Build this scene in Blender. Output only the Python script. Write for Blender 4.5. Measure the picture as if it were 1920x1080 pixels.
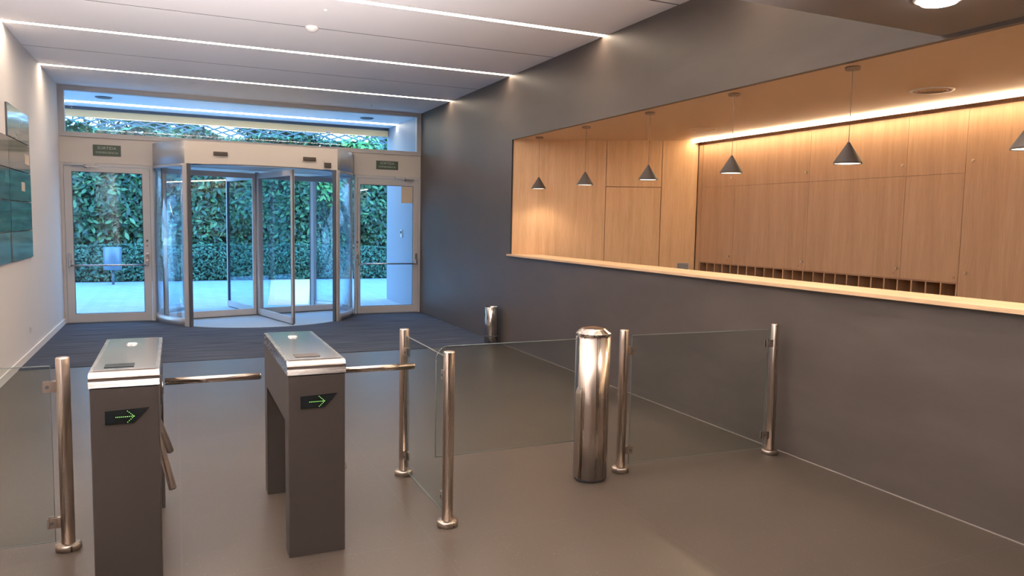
import bpy, bmesh, math, random
from mathutils import Vector, Matrix
import numpy as np
random.seed(7)
rng = np.random.default_rng(11)
PI = math.pi
S = bpy.context.scene
for o in list(bpy.data.objects): bpy.data.objects.remove(o)
C = S.collection

# ------------------------------------------------------------------ camera
R = Vector((0.9113866687990628, -0.41114074082610064, 0.01837474267336466))
U = Vector((0.018543034001916328, 0.08562509053169812, 0.9961548573196048))
F = Vector((0.4111331850208044, 0.9075415335423518, -0.08566136276201398))
cd = bpy.data.cameras.new('camera'); cam = bpy.data.objects.new('camera', cd); C.objects.link(cam)
M = Matrix((R, U, -F)).transposed().to_4x4(); M.translation = Vector((0, 0, 1.65)); cam.matrix_world = M
cd.sensor_width = 36; cd.lens = 26.165; cd.clip_start = 0.05; cd.clip_end = 300
S.camera = cam
# ------------------------------------------------------------------ view
S.view_settings.view_transform = 'Standard'; S.view_settings.look = 'None'
S.view_settings.gamma = 1; S.view_settings.use_curve_mapping = False
S.view_settings.exposure = 1.7
# ------------------------------------------------------------------ sky
SKY = 2.4
w = bpy.data.worlds.new('sky'); S.world = w; w.use_nodes = True
nt = w.node_tree; nt.nodes.clear()
wo = nt.nodes.new('ShaderNodeOutputWorld'); bg = nt.nodes.new('ShaderNodeBackground')
tc = nt.nodes.new('ShaderNodeTexCoord'); sp = nt.nodes.new('ShaderNodeSeparateXYZ'); rp = nt.nodes.new('ShaderNodeValToRGB')
rp.color_ramp.elements[0].position = 0.0; rp.color_ramp.elements[0].color = (0.40, 0.73, 1.0, 1)
rp.color_ramp.elements[1].position = 0.8; rp.color_ramp.elements[1].color = (0.15, 0.46, 1.0, 1)
nt.links.new(tc.outputs['Generated'], sp.inputs[0]); nt.links.new(sp.outputs['Z'], rp.inputs[0])
nt.links.new(rp.outputs[0], bg.inputs[0]); bg.inputs[1].default_value = SKY
nt.links.new(bg.outputs[0], wo.inputs[0])
# added fill light near the floor, no lamp of the lobby, washing the ceiling
al = bpy.data.lights.new('ceiling_fill_light', 'AREA'); al.shape = 'RECTANGLE'; al.size = 2.4; al.size_y = 1.0; al.energy = 165; al.color = (1, .93, .92)
ao = bpy.data.objects.new('ceiling_fill_light', al); C.objects.link(ao); ao.location = (-.1, .1, .12); ao.rotation_euler = Vector((0, -math.cos(math.radians(43)), -math.sin(math.radians(43)))).to_track_quat('Z', 'Y').to_euler(); al.spread = math.radians(60)
S.cycles.max_bounces = 10; S.cycles.transparent_max_bounces = 24
S.cycles.diffuse_bounces = 5; S.cycles.sample_clamp_indirect = 6

STRIP = 11.5      # radiance of the ceiling light lines
WARM = (1.0, 0.80, 0.60)

# ------------------------------------------------------------------ materials
def mat(name, col=(.5, .5, .5), rough=.5, metal=0, spec=.5, emit=None, es=0, coat=0):
    m = bpy.data.materials.new(name); m.use_nodes = True
    b = m.node_tree.nodes['Principled BSDF']
    b.inputs['Base Color'].default_value = (*col, 1); b.inputs['Roughness'].default_value = rough
    b.inputs['Metallic'].default_value = metal; b.inputs['Specular IOR Level'].default_value = spec
    b.inputs['Coat Weight'].default_value = coat
    if emit: b.inputs['Emission Color'].default_value = (*emit, 1); b.inputs['Emission Strength'].default_value = es
    return m
def nodes(m): return m.node_tree.nodes, m.node_tree.links, m.node_tree.nodes['Principled BSDF']
def noise_col(m, c1, c2, scale=(1, 1, 1), nscale=5, detail=4, lo=.35, hi=.65, coord='Object', bump=0, rlo=None, rhi=None):
    N, L, b = nodes(m)
    t = N.new('ShaderNodeTexCoord'); mp = N.new('ShaderNodeMapping'); mp.inputs['Scale'].default_value = scale
    n = N.new('ShaderNodeTexNoise'); n.inputs['Scale'].default_value = nscale; n.inputs['Detail'].default_value = detail
    r = N.new('ShaderNodeValToRGB'); r.color_ramp.elements[0].position = lo; r.color_ramp.elements[1].position = hi
    r.color_ramp.elements[0].color = (*c1, 1); r.color_ramp.elements[1].color = (*c2, 1)
    L.new(t.outputs[coord], mp.inputs[0]); L.new(mp.outputs[0], n.inputs[0]); L.new(n.outputs[0], r.inputs[0]); L.new(r.outputs[0], b.inputs['Base Color'])
    if bump:
        bp = N.new('ShaderNodeBump'); bp.inputs['Strength'].default_value = bump; bp.inputs['Distance'].default_value = .01
        L.new(n.outputs[0], bp.inputs['Height']); L.new(bp.outputs[0], b.inputs['Normal'])
    if rlo is not None:
        mr = N.new('ShaderNodeMapRange'); mr.inputs[3].default_value = rlo; mr.inputs[4].default_value = rhi
        L.new(n.outputs[0], mr.inputs[0]); L.new(mr.outputs[0], b.inputs['Roughness'])
    return n, r
# floor: dark grey brown terrazzo with tiny pale chips and faint joints
def floor_mat():
    m = mat('terrazzo', rough=.36, spec=.5); N, L, b = nodes(m)
    t = N.new('ShaderNodeTexCoord')
    n = N.new('ShaderNodeTexNoise'); n.inputs['Scale'].default_value = 1.1; n.inputs['Detail'].default_value = 6
    r = N.new('ShaderNodeValToRGB'); r.color_ramp.elements[0].position = .3; r.color_ramp.elements[1].position = .7
    r.color_ramp.elements[0].color = (.076, .059, .046, 1); r.color_ramp.elements[1].color = (.092, .072, .057, 1)
    L.new(t.outputs['Object'], n.inputs[0]); L.new(n.outputs[0], r.inputs[0])
    n2 = N.new('ShaderNodeTexNoise'); n2.inputs['Scale'].default_value = 180; n2.inputs['Detail'].default_value = 2
    r2 = N.new('ShaderNodeValToRGB'); r2.color_ramp.elements[0].position = .35; r2.color_ramp.elements[1].position = .65
    r2.color_ramp.elements[0].color = (.86, .86, .86, 1); r2.color_ramp.elements[1].color = (1.14, 1.14, 1.14, 1)
    L.new(t.outputs['Object'], n2.inputs[0]); L.new(n2.outputs[0], r2.inputs[0])
    mm = N.new('ShaderNodeMix'); mm.data_type = 'RGBA'; mm.blend_type = 'MULTIPLY'; mm.inputs[0].default_value = 1
    L.new(r.outputs[0], mm.inputs[6]); L.new(r2.outputs[0], mm.inputs[7])
    v = N.new('ShaderNodeTexVoronoi'); v.inputs['Scale'].default_value = 55
    c = N.new('ShaderNodeMath'); c.operation = 'LESS_THAN'; c.inputs[1].default_value = .09
    L.new(t.outputs['Object'], v.inputs['Vector']); L.new(v.outputs['Distance'], c.inputs[0])
    v2 = N.new('ShaderNodeSeparateColor'); L.new(v.outputs['Color'], v2.inputs[0])
    c2 = N.new('ShaderNodeMath'); c2.operation = 'LESS_THAN'; c2.inputs[1].default_value = .4; L.new(v2.outputs[0], c2.inputs[0])
    cm = N.new('ShaderNodeMath'); cm.operation = 'MULTIPLY'; L.new(c.outputs[0], cm.inputs[0]); L.new(c2.outputs[0], cm.inputs[1])
    m2 = N.new('ShaderNodeMix'); m2.data_type = 'RGBA'; L.new(cm.outputs[0], m2.inputs[0]); L.new(mm.outputs[2], m2.inputs[6]); m2.inputs[7].default_value = (.34, .30, .26, 1)
    bt = N.new('ShaderNodeTexBrick'); bt.offset = 0; bt.inputs['Scale'].default_value = 1; bt.inputs['Mortar Size'].default_value = .0025
    bt.inputs['Brick Width'].default_value = 1.19; bt.inputs['Row Height'].default_value = 1.19; bt.inputs['Mortar Smooth'].default_value = .3
    L.new(t.outputs['Object'], bt.inputs['Vector'])
    m3 = N.new('ShaderNodeMix'); m3.data_type = 'RGBA'; L.new(bt.outputs['Fac'], m3.inputs[0]); L.new(m2.outputs[2], m3.inputs[6]); m3.inputs[7].default_value = (.10, .088, .078, 1)
    L.new(m3.outputs[2], b.inputs['Base Color'])
    return m
def wood_mat(name, c1, c2, c3, rough=.45, axis='Z', scale=1.0):
    m = mat(name, rough=rough, spec=.35); N, L, b = nodes(m)
    t = N.new('ShaderNodeTexCoord'); mp = N.new('ShaderNodeMapping')
    s = {'Z': (16, 16, .8), 'Y': (16, .8, 16), 'X': (.8, 16, 16)}[axis]; mp.inputs['Scale'].default_value = [q*scale for q in s]
    n = N.new('ShaderNodeTexNoise'); n.inputs['Scale'].default_value = 1; n.inputs['Detail'].default_value = 6; n.inputs['Distortion'].default_value = .6
    r = N.new('ShaderNodeValToRGB'); r.color_ramp.elements[0].position = .28; r.color_ramp.elements[0].color = (*c1, 1)
    r.color_ramp.elements[1].position = .72; r.color_ramp.elements[1].color = (*c3, 1); e = r.color_ramp.elements.new(.5); e.color = (*c2, 1)
    L.new(t.outputs['Object'], mp.inputs[0]); L.new(mp.outputs[0], n.inputs[0]); L.new(n.outputs[0], r.inputs[0])
    mp2 = N.new('ShaderNodeMapping'); mp2.inputs['Scale'].default_value = [q*6 for q in s]
    n2 = N.new('ShaderNodeTexNoise'); n2.inputs['Scale'].default_value = 1; n2.inputs['Detail'].default_value = 2
    L.new(t.outputs['Object'], mp2.inputs[0]); L.new(mp2.outputs[0], n2.inputs[0])
    r2 = N.new('ShaderNodeValToRGB'); r2.color_ramp.elements[0].position = .3; r2.color_ramp.elements[0].color = (.92, .915, .91, 1); r2.color_ramp.elements[1].position = .6; r2.color_ramp.elements[1].color = (1.03, 1.03, 1.03, 1)
    L.new(n2.outputs[0], r2.inputs[0])
    mm = N.new('ShaderNodeMix'); mm.data_type = 'RGBA'; mm.blend_type = 'MULTIPLY'; mm.inputs[0].default_value = 1
    L.new(r.outputs[0], mm.inputs[6]); L.new(r2.outputs[0], mm.inputs[7]); L.new(mm.outputs[2], b.inputs['Base Color'])
    return m
def glass_mat(name, tint=(1, 1, 1), refl=1.0, ior=1.5, frost=0.0, add=0.0):
    m = bpy.data.materials.new(name); m.use_nodes = True; N = m.node_tree.nodes; L = m.node_tree.links; N.clear()
    o = N.new('ShaderNodeOutputMaterial'); tr = N.new('ShaderNodeBsdfTransparent'); tr.inputs[0].default_value = (*tint, 1)
    gl = N.new('ShaderNodeBsdfGlossy'); gl.inputs['Roughness'].default_value = 0.0
    lw = N.new('ShaderNodeLayerWeight'); lw.inputs[0].default_value = .5
    pw = N.new('ShaderNodeMath'); pw.operation = 'POWER'; pw.inputs[1].default_value = 5; L.new(lw.outputs['Facing'], pw.inputs[0])
    fr = N.new('ShaderNodeMath'); fr.operation = 'MULTIPLY_ADD'; fr.inputs[1].default_value = .9; fr.inputs[2].default_value = .045; L.new(pw.outputs[0], fr.inputs[0])
    mu = N.new('ShaderNodeMath'); mu.operation = 'MULTIPLY'; mu.inputs[1].default_value = refl; L.new(fr.outputs[0], mu.inputs[0])
    mx = N.new('ShaderNodeMixShader'); L.new(mu.outputs[0], mx.inputs[0]); L.new(tr.outputs[0], mx.inputs[1]); L.new(gl.outputs[0], mx.inputs[2])
    last = mx
    if frost:
        df = N.new('ShaderNodeBsdfDiffuse'); df.inputs[0].default_value = (.8, .85, .9, 1); m2 = N.new('ShaderNodeMixShader'); m2.inputs[0].default_value = frost
        L.new(mx.outputs[0], m2.inputs[1]); L.new(df.outputs[0], m2.inputs[2]); last = m2
    L.new(last.outputs[0], o.inputs[0]); return m
def brushed(name, col, rough=.28, streak='Z'):
    m = mat(name, col, rough, 1.0); N, L, b = nodes(m)
    t = N.new('ShaderNodeTexCoord'); mp = N.new('ShaderNodeMapping')
    mp.inputs['Scale'].default_value = {'Z': (60, 60, 60*40), 'X': (60*40, 60, 60)}[streak] if False else {'Z': (70, 70, .4), 'X': (.4, 70, 70)}[streak]
    n = N.new('ShaderNodeTexNoise'); n.inputs['Scale'].default_value = 1; n.inputs['Detail'].default_value = 2
    mr = N.new('ShaderNodeMapRange'); mr.inputs[1].default_value = .3; mr.inputs[2].default_value = .7; mr.inputs[3].default_value = rough-.12; mr.inputs[4].default_value = rough+.12
    L.new(t.outputs['Object'], mp.inputs[0]); L.new(mp.outputs[0], n.inputs[0]); L.new(n.outputs[0], mr.inputs[0]); L.new(mr.outputs[0], b.inputs['Roughness'])
    return m

M_floor = floor_mat()
M_carpet = mat('ribbed_entrance_carpet', rough=.95, spec=.1)
def carpet_nodes():
    N, L, b = nodes(M_carpet)
    t = N.new('ShaderNodeTexCoord'); mp = N.new('ShaderNodeMapping'); mp.inputs['Scale'].default_value = (.6, 9, 1)
    n = N.new('ShaderNodeTexNoise'); n.inputs['Scale'].default_value = 2.2; n.inputs['Detail'].default_value = 5
    L.new(t.outputs['Object'], mp.inputs[0]); L.new(mp.outputs[0], n.inputs[0])
    r = N.new('ShaderNodeValToRGB'); r.color_ramp.elements[0].position = .35; r.color_ramp.elements[0].color = (.05, .06, .085, 1)
    r.color_ramp.elements[1].position = .7; r.color_ramp.elements[1].color = (.11, .13, .175, 1)
    L.new(n.outputs[0], r.inputs[0]); L.new(r.outputs[0], b.inputs['Base Color'])
    wv = N.new('ShaderNodeTexWave'); wv.bands_direction = 'Y'; wv.inputs['Scale'].default_value = 14
    L.new(t.outputs['Object'], wv.inputs[0]); bp = N.new('ShaderNodeBump'); bp.inputs['Strength'].default_value = .5; bp.inputs['Distance'].default_value = .006
    L.new(wv.outputs[1], bp.inputs['Height']); L.new(bp.outputs[0], b.inputs['Normal'])
carpet_nodes()
M_white = mat('white_painted_plaster', (.74, .71, .69), .75, spec=.25)
M_ceil = mat('light_grey_ceiling_panel', (.80, .775, .78), .7, spec=.25)
M_dark = mat('dark_gap', (.02, .02, .022), .8)
M_slate = mat('anthracite_wall_laminate', rough=.5, spec=.42)
noise_col(M_slate, (.088, .071, .062), (.104, .084, .074), (1, .35, 1.2), 5, 5, rlo=.38, rhi=.52)
M_soffit = mat('dropped_ceiling_grey', (.27, .24, .225), .7, spec=.2)
M_alu = mat('grey_lacquered_aluminium', (.50, .49, .50), .42, spec=.5)
M_header = mat('pale_header_panel', (.58, .54, .51), .5, spec=.4)
M_alud = mat('dark_gasket', (.09, .10, .12), .5)
M_alum2 = mat('drum_aluminium', (.46, .47, .49), .35, .35)
M_steel = brushed('brushed_stainless_steel', (.56, .475, .41), .34)
M_steelx = brushed('brushed_stainless_steel_lid', (.70, .62, .56), .2, 'X')
M_steelp = mat('satin_steel', (.70, .62, .56), .3, 1)
M_chrome = mat('polished_steel', (.90, .88, .88), .12, 1)
M_chrome2 = mat('satin_chrome', (.62, .60, .60), .25, 1)
M_turn = mat('grey_bronze_cabinet_steel', (.078, .064, .059), .5, .2)
M_screen = mat('black_display_glass', (.012, .016, .020), .12, spec=.6)
M_green = mat('green_display_diodes', (.1, .3, .05), .5, emit=(.35, .85, .18), es=.4)
M_glass = glass_mat('clear_glass', (.97, .99, 1.0), 1.0)
M_glassd = glass_mat('door_glass', (.90, .96, 1.0), 1.0)
M_glassg = glass_mat('barrier_glass', (.93, .96, .95), .9)
M_gedge = mat('glass_panel_edge', (.15, .17, .165), .3, spec=.4)
M_wood = wood_mat('oak_veneer', (.56, .345, .185), (.63, .395, .22), (.68, .435, .25))
M_woodb = wood_mat('oak_veneer_cabinet', (.47, .275, .155), (.52, .31, .178), (.56, .34, .20))
M_woodt = wood_mat('oak_counter_top', (.62, .42, .25), (.68, .47, .29), (.72, .51, .32), axis='Y')
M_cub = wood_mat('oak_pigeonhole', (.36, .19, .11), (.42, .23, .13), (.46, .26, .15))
M_nceil = mat('cream_niche_ceiling', (.66, .49, .335), .6, spec=.3)
M_black = mat('matt_black', (.02, .02, .02), .5)
M_pend = mat('taupe_lamp_shade', (.085, .070, .062), .5, spec=.3)
M_pendin = mat('lamp_shade_white_inside', (.8, .75, .7), .6, emit=(1, .86, .68), es=1.3)
M_cord = mat('grey_cord', (.2, .16, .13), .6)
M_plasticw = mat('white_plastic', (.68, .66, .64), .45)
M_sign = mat('dark_green_sign', (.055, .085, .065), .4)
M_signt = mat('pale_sign_lettering', (.38, .45, .40), .5)
M_strip = mat('light_line_diffuser', (1, 1, 1), .5, emit=WARM, es=STRIP)
M_strip2 = mat('niche_light_line_diffuser', (1, 1, 1), .5, emit=(1.0, .79, .53), es=17.0)
M_lamp = mat('downlight_diffuser', (1, 1, 1), .5, emit=(1.0, .88, .78), es=9.0)
M_paper = mat('beige_paper', (.60, .50, .40), .8)
M_knob = mat('brass_knob', (.62, .50, .36), .3, .8)
M_bin = mat('polished_bin_steel', (.50, .47, .45), .16, 1)
M_blue = mat('outer_wall_cladding', (.30, .33, .40), .5)
M_pave = mat('pale_paving', rough=.8)
def pave_nodes():
    N, L, b = nodes(M_pave)
    t = N.new('ShaderNodeTexCoord'); mp = N.new('ShaderNodeMapping'); mp.inputs['Rotation'].default_value = (0, 0, PI/4)
    bt = N.new('ShaderNodeTexBrick'); bt.inputs['Scale'].default_value = 1; bt.inputs['Brick Width'].default_value = .4; bt.inputs['Row Height'].default_value = .2
    bt.inputs['Mortar Size'].default_value = .012; bt.inputs['Color1'].default_value = (.36, .40, .42, 1); bt.inputs['Color2'].default_value = (.43, .45, .46, 1); bt.inputs['Mortar'].default_value = (.24, .30, .34, 1)
    L.new(t.outputs['Object'], mp.inputs[0]); L.new(mp.outputs[0], bt.inputs['Vector']); L.new(bt.outputs[0], b.inputs['Base Color'])
pave_nodes()
M_beige = mat('beige_patch', (1.0, .60, .33), .8)  # even warm beige of the patch outside
M_mat = mat('pale_lobby_matting', (.36, .42, .47), .7)
M_soil = mat('dark_soil', (.04, .035, .03), .95)
M_bark = mat('bark', (.10, .075, .055), .9)
M_beam = mat('cream_canopy_beam', (.95, .68, .36), .6)
M_canopy = mat('canopy_soffit', (.80, .82, .84), .6)
M_fence = mat('grey_fence_steel', (.16, .19, .21), .5, .2)
M_rail = mat('white_rail', (.70, .72, .74), .5)
def leaf_mat(name, cols, rough=.4):
    m = mat(name, rough=rough, spec=.5); N, L, b = nodes(m)
    g = N.new('ShaderNodeNewGeometry'); r = N.new('ShaderNodeValToRGB')
    r.color_ramp.elements[0].position = 0; r.color_ramp.elements[0].color = (*cols[0], 1); r.color_ramp.elements[1].position = 1; r.color_ramp.elements[1].color = (*cols[-1], 1)
    for i, c in enumerate(cols[1:-1]): e = r.color_ramp.elements.new((i+1)/(len(cols)-1)); e.color = (*c, 1)
    L.new(g.outputs['Random Per Island'], r.inputs[0]); L.new(r.outputs[0], b.inputs['Base Color'])
    return m
M_leafT = leaf_mat('laurel_leaves', [(.030, .068, .046), (.045, .105, .060), (.07, .165, .08), (.15, .31, .12)])
M_leafL = leaf_mat('low_hedge_leaves', [(.034, .090, .058), (.055, .15, .085), (.095, .235, .12)])
M_leafR = leaf_mat('bright_tree_leaves', [(.10, .26, .06), (.18, .42, .09), (.26, .52, .14)])
M_under = mat('dark_leaf_backing', (.02, .045, .028), .9)  # shade of the leaf gaps put into a near-black green

# ------------------------------------------------------------------ mesh helpers
def bx(bm, x0, x1, y0, y1, z0, z1, bev=0):
    vs = [bm.verts.new((x, y, z)) for x in (x0, x1) for y in (y0, y1) for z in (z0, z1)]
    fs = []
    for q in ((0, 1, 3, 2), (4, 6, 7, 5), (0, 4, 5, 1), (2, 3, 7, 6), (0, 2, 6, 4), (1, 5, 7, 3)): fs.append(bm.faces.new([vs[i] for i in q]))
    if bev:
        es = set(e for f in fs for e in f.edges)
        bmesh.ops.bevel(bm, geom=list(es), offset=bev, segments=2, affect='EDGES', profile=.6)
def frame_of(d):
    d = d.normalized(); a = Vector((0, 0, 1)) if abs(d.z) < .9 else Vector((1, 0, 0))
    u = d.cross(a).normalized(); return u, d.cross(u)
def tube(bm, p0, p1, r, n=20, r1=None, cap=True):
    p0, p1 = Vector(p0), Vector(p1); u, v = frame_of(p1-p0); r1 = r if r1 is None else r1
    A = [bm.verts.new(p0+(u*math.cos(2*PI*i/n)+v*math.sin(2*PI*i/n))*r) for i in range(n)]
    B = [bm.verts.new(p1+(u*math.cos(2*PI*i/n)+v*math.sin(2*PI*i/n))*r1) for i in range(n)]
    for i in range(n):
        f = bm.faces.new((A[i], A[(i+1) % n], B[(i+1) % n], B[i])); f.smooth = True
    if cap: bm.faces.new(A[::-1]); bm.faces.new(B)
def path_tube(bm, pts, r, n=12):
    for a, b in zip(pts[:-1], pts[1:]): tube(bm, a, b, r, n)
def lathe(bm, prof, cx=0, cy=0, n=40, smooth=True, closed=True):
    rings = []
    for (r, z) in prof:
        if r < 1e-6: rings.append([bm.verts.new((cx, cy, z))])
        else: rings.append([bm.verts.new((cx+r*math.cos(2*PI*i/n), cy+r*math.sin(2*PI*i/n), z)) for i in range(n)])
    for a, b in zip(rings[:-1], rings[1:]):
        for i in range(n):
            j = (i+1) % n
            if len(a) == 1 and len(b) == 1: continue
            if len(a) == 1: f = bm.faces.new((a[0], b[i], b[j]))
            elif len(b) == 1: f = bm.faces.new((a[i], a[j], b[0]))
            else: f = bm.faces.new((a[i], a[j], b[j], b[i]))
            f.smooth = smooth
def prism(bm, pts, axis, a0, a1):
    """polygon pts in the two other axes (order x,y,z without axis) extruded a0..a1"""
    def P(p, a):
        q = list(p); q.insert(axis, a); return q
    A = [bm.verts.new(P(p, a0)) for p in pts]; B = [bm.verts.new(P(p, a1)) for p in pts]
    n = len(pts)
    for i in range(n): bm.faces.new((A[i], A[(i+1) % n], B[(i+1) % n], B[i]))
    bm.faces.new(A[::-1]); bm.faces.new(B)
def arc_wall(bm, cx, cy, r0, r1, a0, a1, z0, z1, n=24):
    """curved slab between two radii, angles in degrees"""
    cols = []
    for i in range(n+1):
        a = math.radians(a0+(a1-a0)*i/n); c, s = math.cos(a), math.sin(a)
        cols.append([bm.verts.new((cx+r*c, cy+r*s, z)) for r, z in ((r0, z0), (r1, z0), (r1, z1), (r0, z1))])
    for a, b in zip(cols[:-1], cols[1:]):
        for k in range(4):
            f = bm.faces.new((a[k], b[k], b[(k+1) % 4], a[(k+1) % 4]))
            if k in (1, 3): f.smooth = True
    bm.faces.new(cols[0]); bm.faces.new(cols[-1][::-1])
def obj(name, bm, m, parent=None, loc=None):
    bmesh.ops.recalc_face_normals(bm, faces=bm.faces[:])
    me = bpy.data.meshes.new(name); bm.to_mesh(me); bm.free()
    ms = m if isinstance(m, (list, tuple)) else [m]
    for q in ms: me.materials.append(q)
    o = bpy.data.objects.new(name, me); C.objects.link(o)
    if loc: o.location = loc
    if parent: o.parent = parent
    return o
def box(name, m, x0, x1, y0, y1, z0, z1, parent=None, bev=0):
    bm = bmesh.new(); bx(bm, x0, x1, y0, y1, z0, z1, bev); return obj(name, bm, m, parent)
def thing(name, label, cat, loc=(0, 0, 0), rz=0, group=None):
    o = bpy.data.objects.new(name, None); C.objects.link(o); o.location = loc; o.rotation_euler = (0, 0, rz)
    o.empty_display_size = .1
    o['label'] = label; o['category'] = cat
    if group: o['group'] = group
    return o
def tag(o, label, cat, group=None, kind=None):
    o['label'] = label; o['category'] = cat
    if group: o['group'] = group
    if kind: o['kind'] = kind
    return o
def struct(o): o['kind'] = 'structure'; return o
def dup(root, loc, rz, label, group=None):
    r = root.copy(); C.objects.link(r); r.location = loc; r.rotation_euler = (0, 0, rz); r['label'] = label
    if group: r['group'] = group
    for ch in list(root.children):
        c = ch.copy(); C.objects.link(c); c.parent = r
        for g in ch.children:
            d = g.copy(); C.objects.link(d); d.parent = c
    return r
def text_obj(name, s, size, m, parent, loc, rot, depth=.001, align='CENTER', spacing=1.0):
    cu = bpy.data.curves.new(name, 'FONT'); cu.body = s; cu.size = size; cu.extrude = depth; cu.align_x = align; cu.align_y = 'CENTER'; cu.space_character = spacing
    t = bpy.data.objects.new(name+'_curve', cu); C.objects.link(t)
    dg = bpy.context.evaluated_depsgraph_get(); me = bpy.data.meshes.new_from_object(t.evaluated_get(dg))
    bpy.data.objects.remove(t); me.materials.clear(); me.materials.append(m)
    o = bpy.data.objects.new(name, me); C.objects.link(o); o.parent = parent; o.location = loc; o.rotation_euler = rot
    return o

XL, XR, YB, ZC = -1.564, 4.08, 13.13, 3.60
YBK = -3.0                 # wall behind the viewer
CE = 9.27                  # carpet edge
ZT, ZS = 2.76, 1.225       # niche opening top and sill
ZD, YD, XD = 2.785, 3.03, 2.38   # dropped ceiling

# ------------------------------------------------------------------ room shell
struct(box('floor', M_floor, XL-.02, 6.5, YBK-.1, CE, -.1, 0))
cp = box('entrance_carpet', M_carpet, XL, XR, CE, YB+.05, -.1, .006)
tag(cp, 'dark blue-grey ribbed carpet covering the floor in front of the glass doors', 'carpet')
struct(box('wall_left', M_white, XL-.2, XL, YBK-.1, YB+.12, -.1, ZC+.2))
bm = bmesh.new()
bx(bm, XR, XR+.10, YBK, YB+.12, -.1, ZS)               # below counter
bx(bm, XR, XR+.05, YBK, 9.09, ZT, ZC+.1)              # above opening
bx(bm, XR, XR+.10, 9.09, YB+.12, ZS, ZC+.1)           # solid part by the entrance
struct(obj('wall_right', bm, M_slate))
bm = bmesh.new(); bx(bm, XL-.2, 6.5, YBK-.2, YBK, -.1, ZC+.2); struct(obj('wall_rear', bm, M_soffit))
# ceiling: panels between seams and light lines
lines = [11.516, 9.162, 6.80, 4.44, 2.08]; seams = [10.33, 7.93, 5.56, 3.25, .9, -1.5]
LW = .095
cuts = sorted([(y-LW/2, y+LW/2) for y in lines]+[(y-.0115, y+.0115) for y in seams])
bm = bmesh.new(); y = YBK
for a, b in cuts: bx(bm, XL, XR, y, a, ZC, ZC+.06); y = b
bx(bm, XL, XR, y, YB, ZC, ZC+.06); bx(bm, XL-.1, XR+.1, YBK-.1, YB+.1, ZC+.06, ZC+.12)
struct(obj('ceiling', bm, M_ceil))
bm = bmesh.new()
for y in seams: bx(bm, XL, XR, y-.011, y+.011, ZC+.001, ZC+.059)
struct(obj('trim_1', bm, M_dark))
def light_line(x0, x1, y, label, z=ZC):
    t = thing('ceiling_light_line', label, 'light', ((x0+x1)/2, y, z), 0, 'light lines across the lobby ceiling')
    h = (x1-x0)/2
    bm = bmesh.new(); bx(bm, -h, h, -LW/2+.008, LW/2-.008, .004, .03); obj('diffuser', bm, M_strip, t)
    bm = bmesh.new(); bx(bm, -h, h, -LW/2, -LW/2+.007, 0, .04); bx(bm, -h, h, LW/2-.007, LW/2, 0, .04); obj('housing', bm, M_alu, t)
    return t
labs = ['glowing white light line in the ceiling nearest the glass doors', 'glowing light line in the ceiling, middle one of the three long lines',
        'glowing light line ending at the top of the dark wall, nearest the viewer', None, None]
for y, l in zip(lines, labs):
    if l is None: l = 'ceiling light line above the turnstiles, out of view' if y > 3.5 else 'ceiling light line overhead behind the barrier, out of view'
    x1 = XR if y > YD else XD-.01
    light_line(XL+.005, x1-.005, y, l)
# dropped ceiling box upper right
struct(box('ceiling_dropped', M_soffit, XD, XR, YBK, YD, ZD, ZC))
struct(box('baseboard_left', M_white, XL, XL+.015, YBK, YB, 0, .085))
bm = bmesh.new(); bx(bm, XR-.005, XR, YBK, YB, 0, .006); struct(obj('baseboard_right', bm, M_soffit))

# round downlight in dropped ceiling
t = thing('round_downlight', 'bright round ceiling downlight at the top right edge above the counter', 'light', (3.42, 2.56, ZD))
bm = bmesh.new(); lathe(bm, [(.0, -.034), (.05, -.032), (.080, -.024), (.092, -.009)], n=40); obj('diffuser', bm, M_lamp, t)
bm = bmesh.new(); lathe(bm, [(.095, -.001), (.095, -.008), (.112, -.008), (.116, -.001), (.095, -.001)], n=40); obj('rim', bm, M_plasticw, t)
# motion/smoke detector
t = thing('smoke_detector', 'small white round smoke detector on the lobby ceiling', 'detector', (1.30, 7.885, ZC))
bm = bmesh.new(); lathe(bm, [(.0, -.052), (.035, -.05), (.05, -.035), (.055, -.03)], n=28); obj('sensor_head', bm, M_plasticw, t)
bm = bmesh.new(); lathe(bm, [(.0, -.03), (.062, -.03), (.066, -.012), (.066, -.001), (0, -.001)], n=28); obj('base', bm, M_plasticw, t)
for x, y in ((1.31, 7.2), (3.05, 12.6)):
    bm = bmesh.new(); lathe(bm, [(0, -.016), (.012, -.016), (.018, -.004), (.018, -.001), (0, -.001)], n=16); o = obj('sprinkler_head', bm, M_plasticw, None, (x, y, ZC))
    tag(o, 'tiny round sprinkler cap in the ceiling '+('beyond the smoke detector' if False else ('beside the smoke detector' if y < 8 else 'just inside the high window')), 'sprinkler')

# ------------------------------------------------------------------ entrance wall
# transom window
win = bpy.data.objects.new('window_1', None); C.objects.link(win); win.location = (1.26, YB, 2.85); struct(win)
def at_parent(o, p):       # keep world geometry although parented
    o.parent = p; o.matrix_parent_inverse = p.matrix_basis.inverted() if False else Matrix.Translation(-p.location); return o
bm = bmesh.new(); Y0, Y1 = YB-.03, YB+.07
bx(bm, XL, XR, Y0, Y1, 3.53, 3.60); bx(bm, XL, XR, Y0, Y1, 2.845, 2.915)
bx(bm, XL, -1.482, Y0, Y1, 2.915, 3.53); bx(bm, 4.0, XR, Y0, Y1, 2.915, 3.53)
at_parent(obj('window_frame', bm, M_alu), win)
bm = bmesh.new(); bx(bm, -1.482, 1.268, YB+.015, YB+.025, 2.915, 3.53); bx(bm, 1.274, 4.0, YB+.015, YB+.025, 2.915, 3.53)
at_parent(obj('pane', bm, M_glassd), win)
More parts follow.
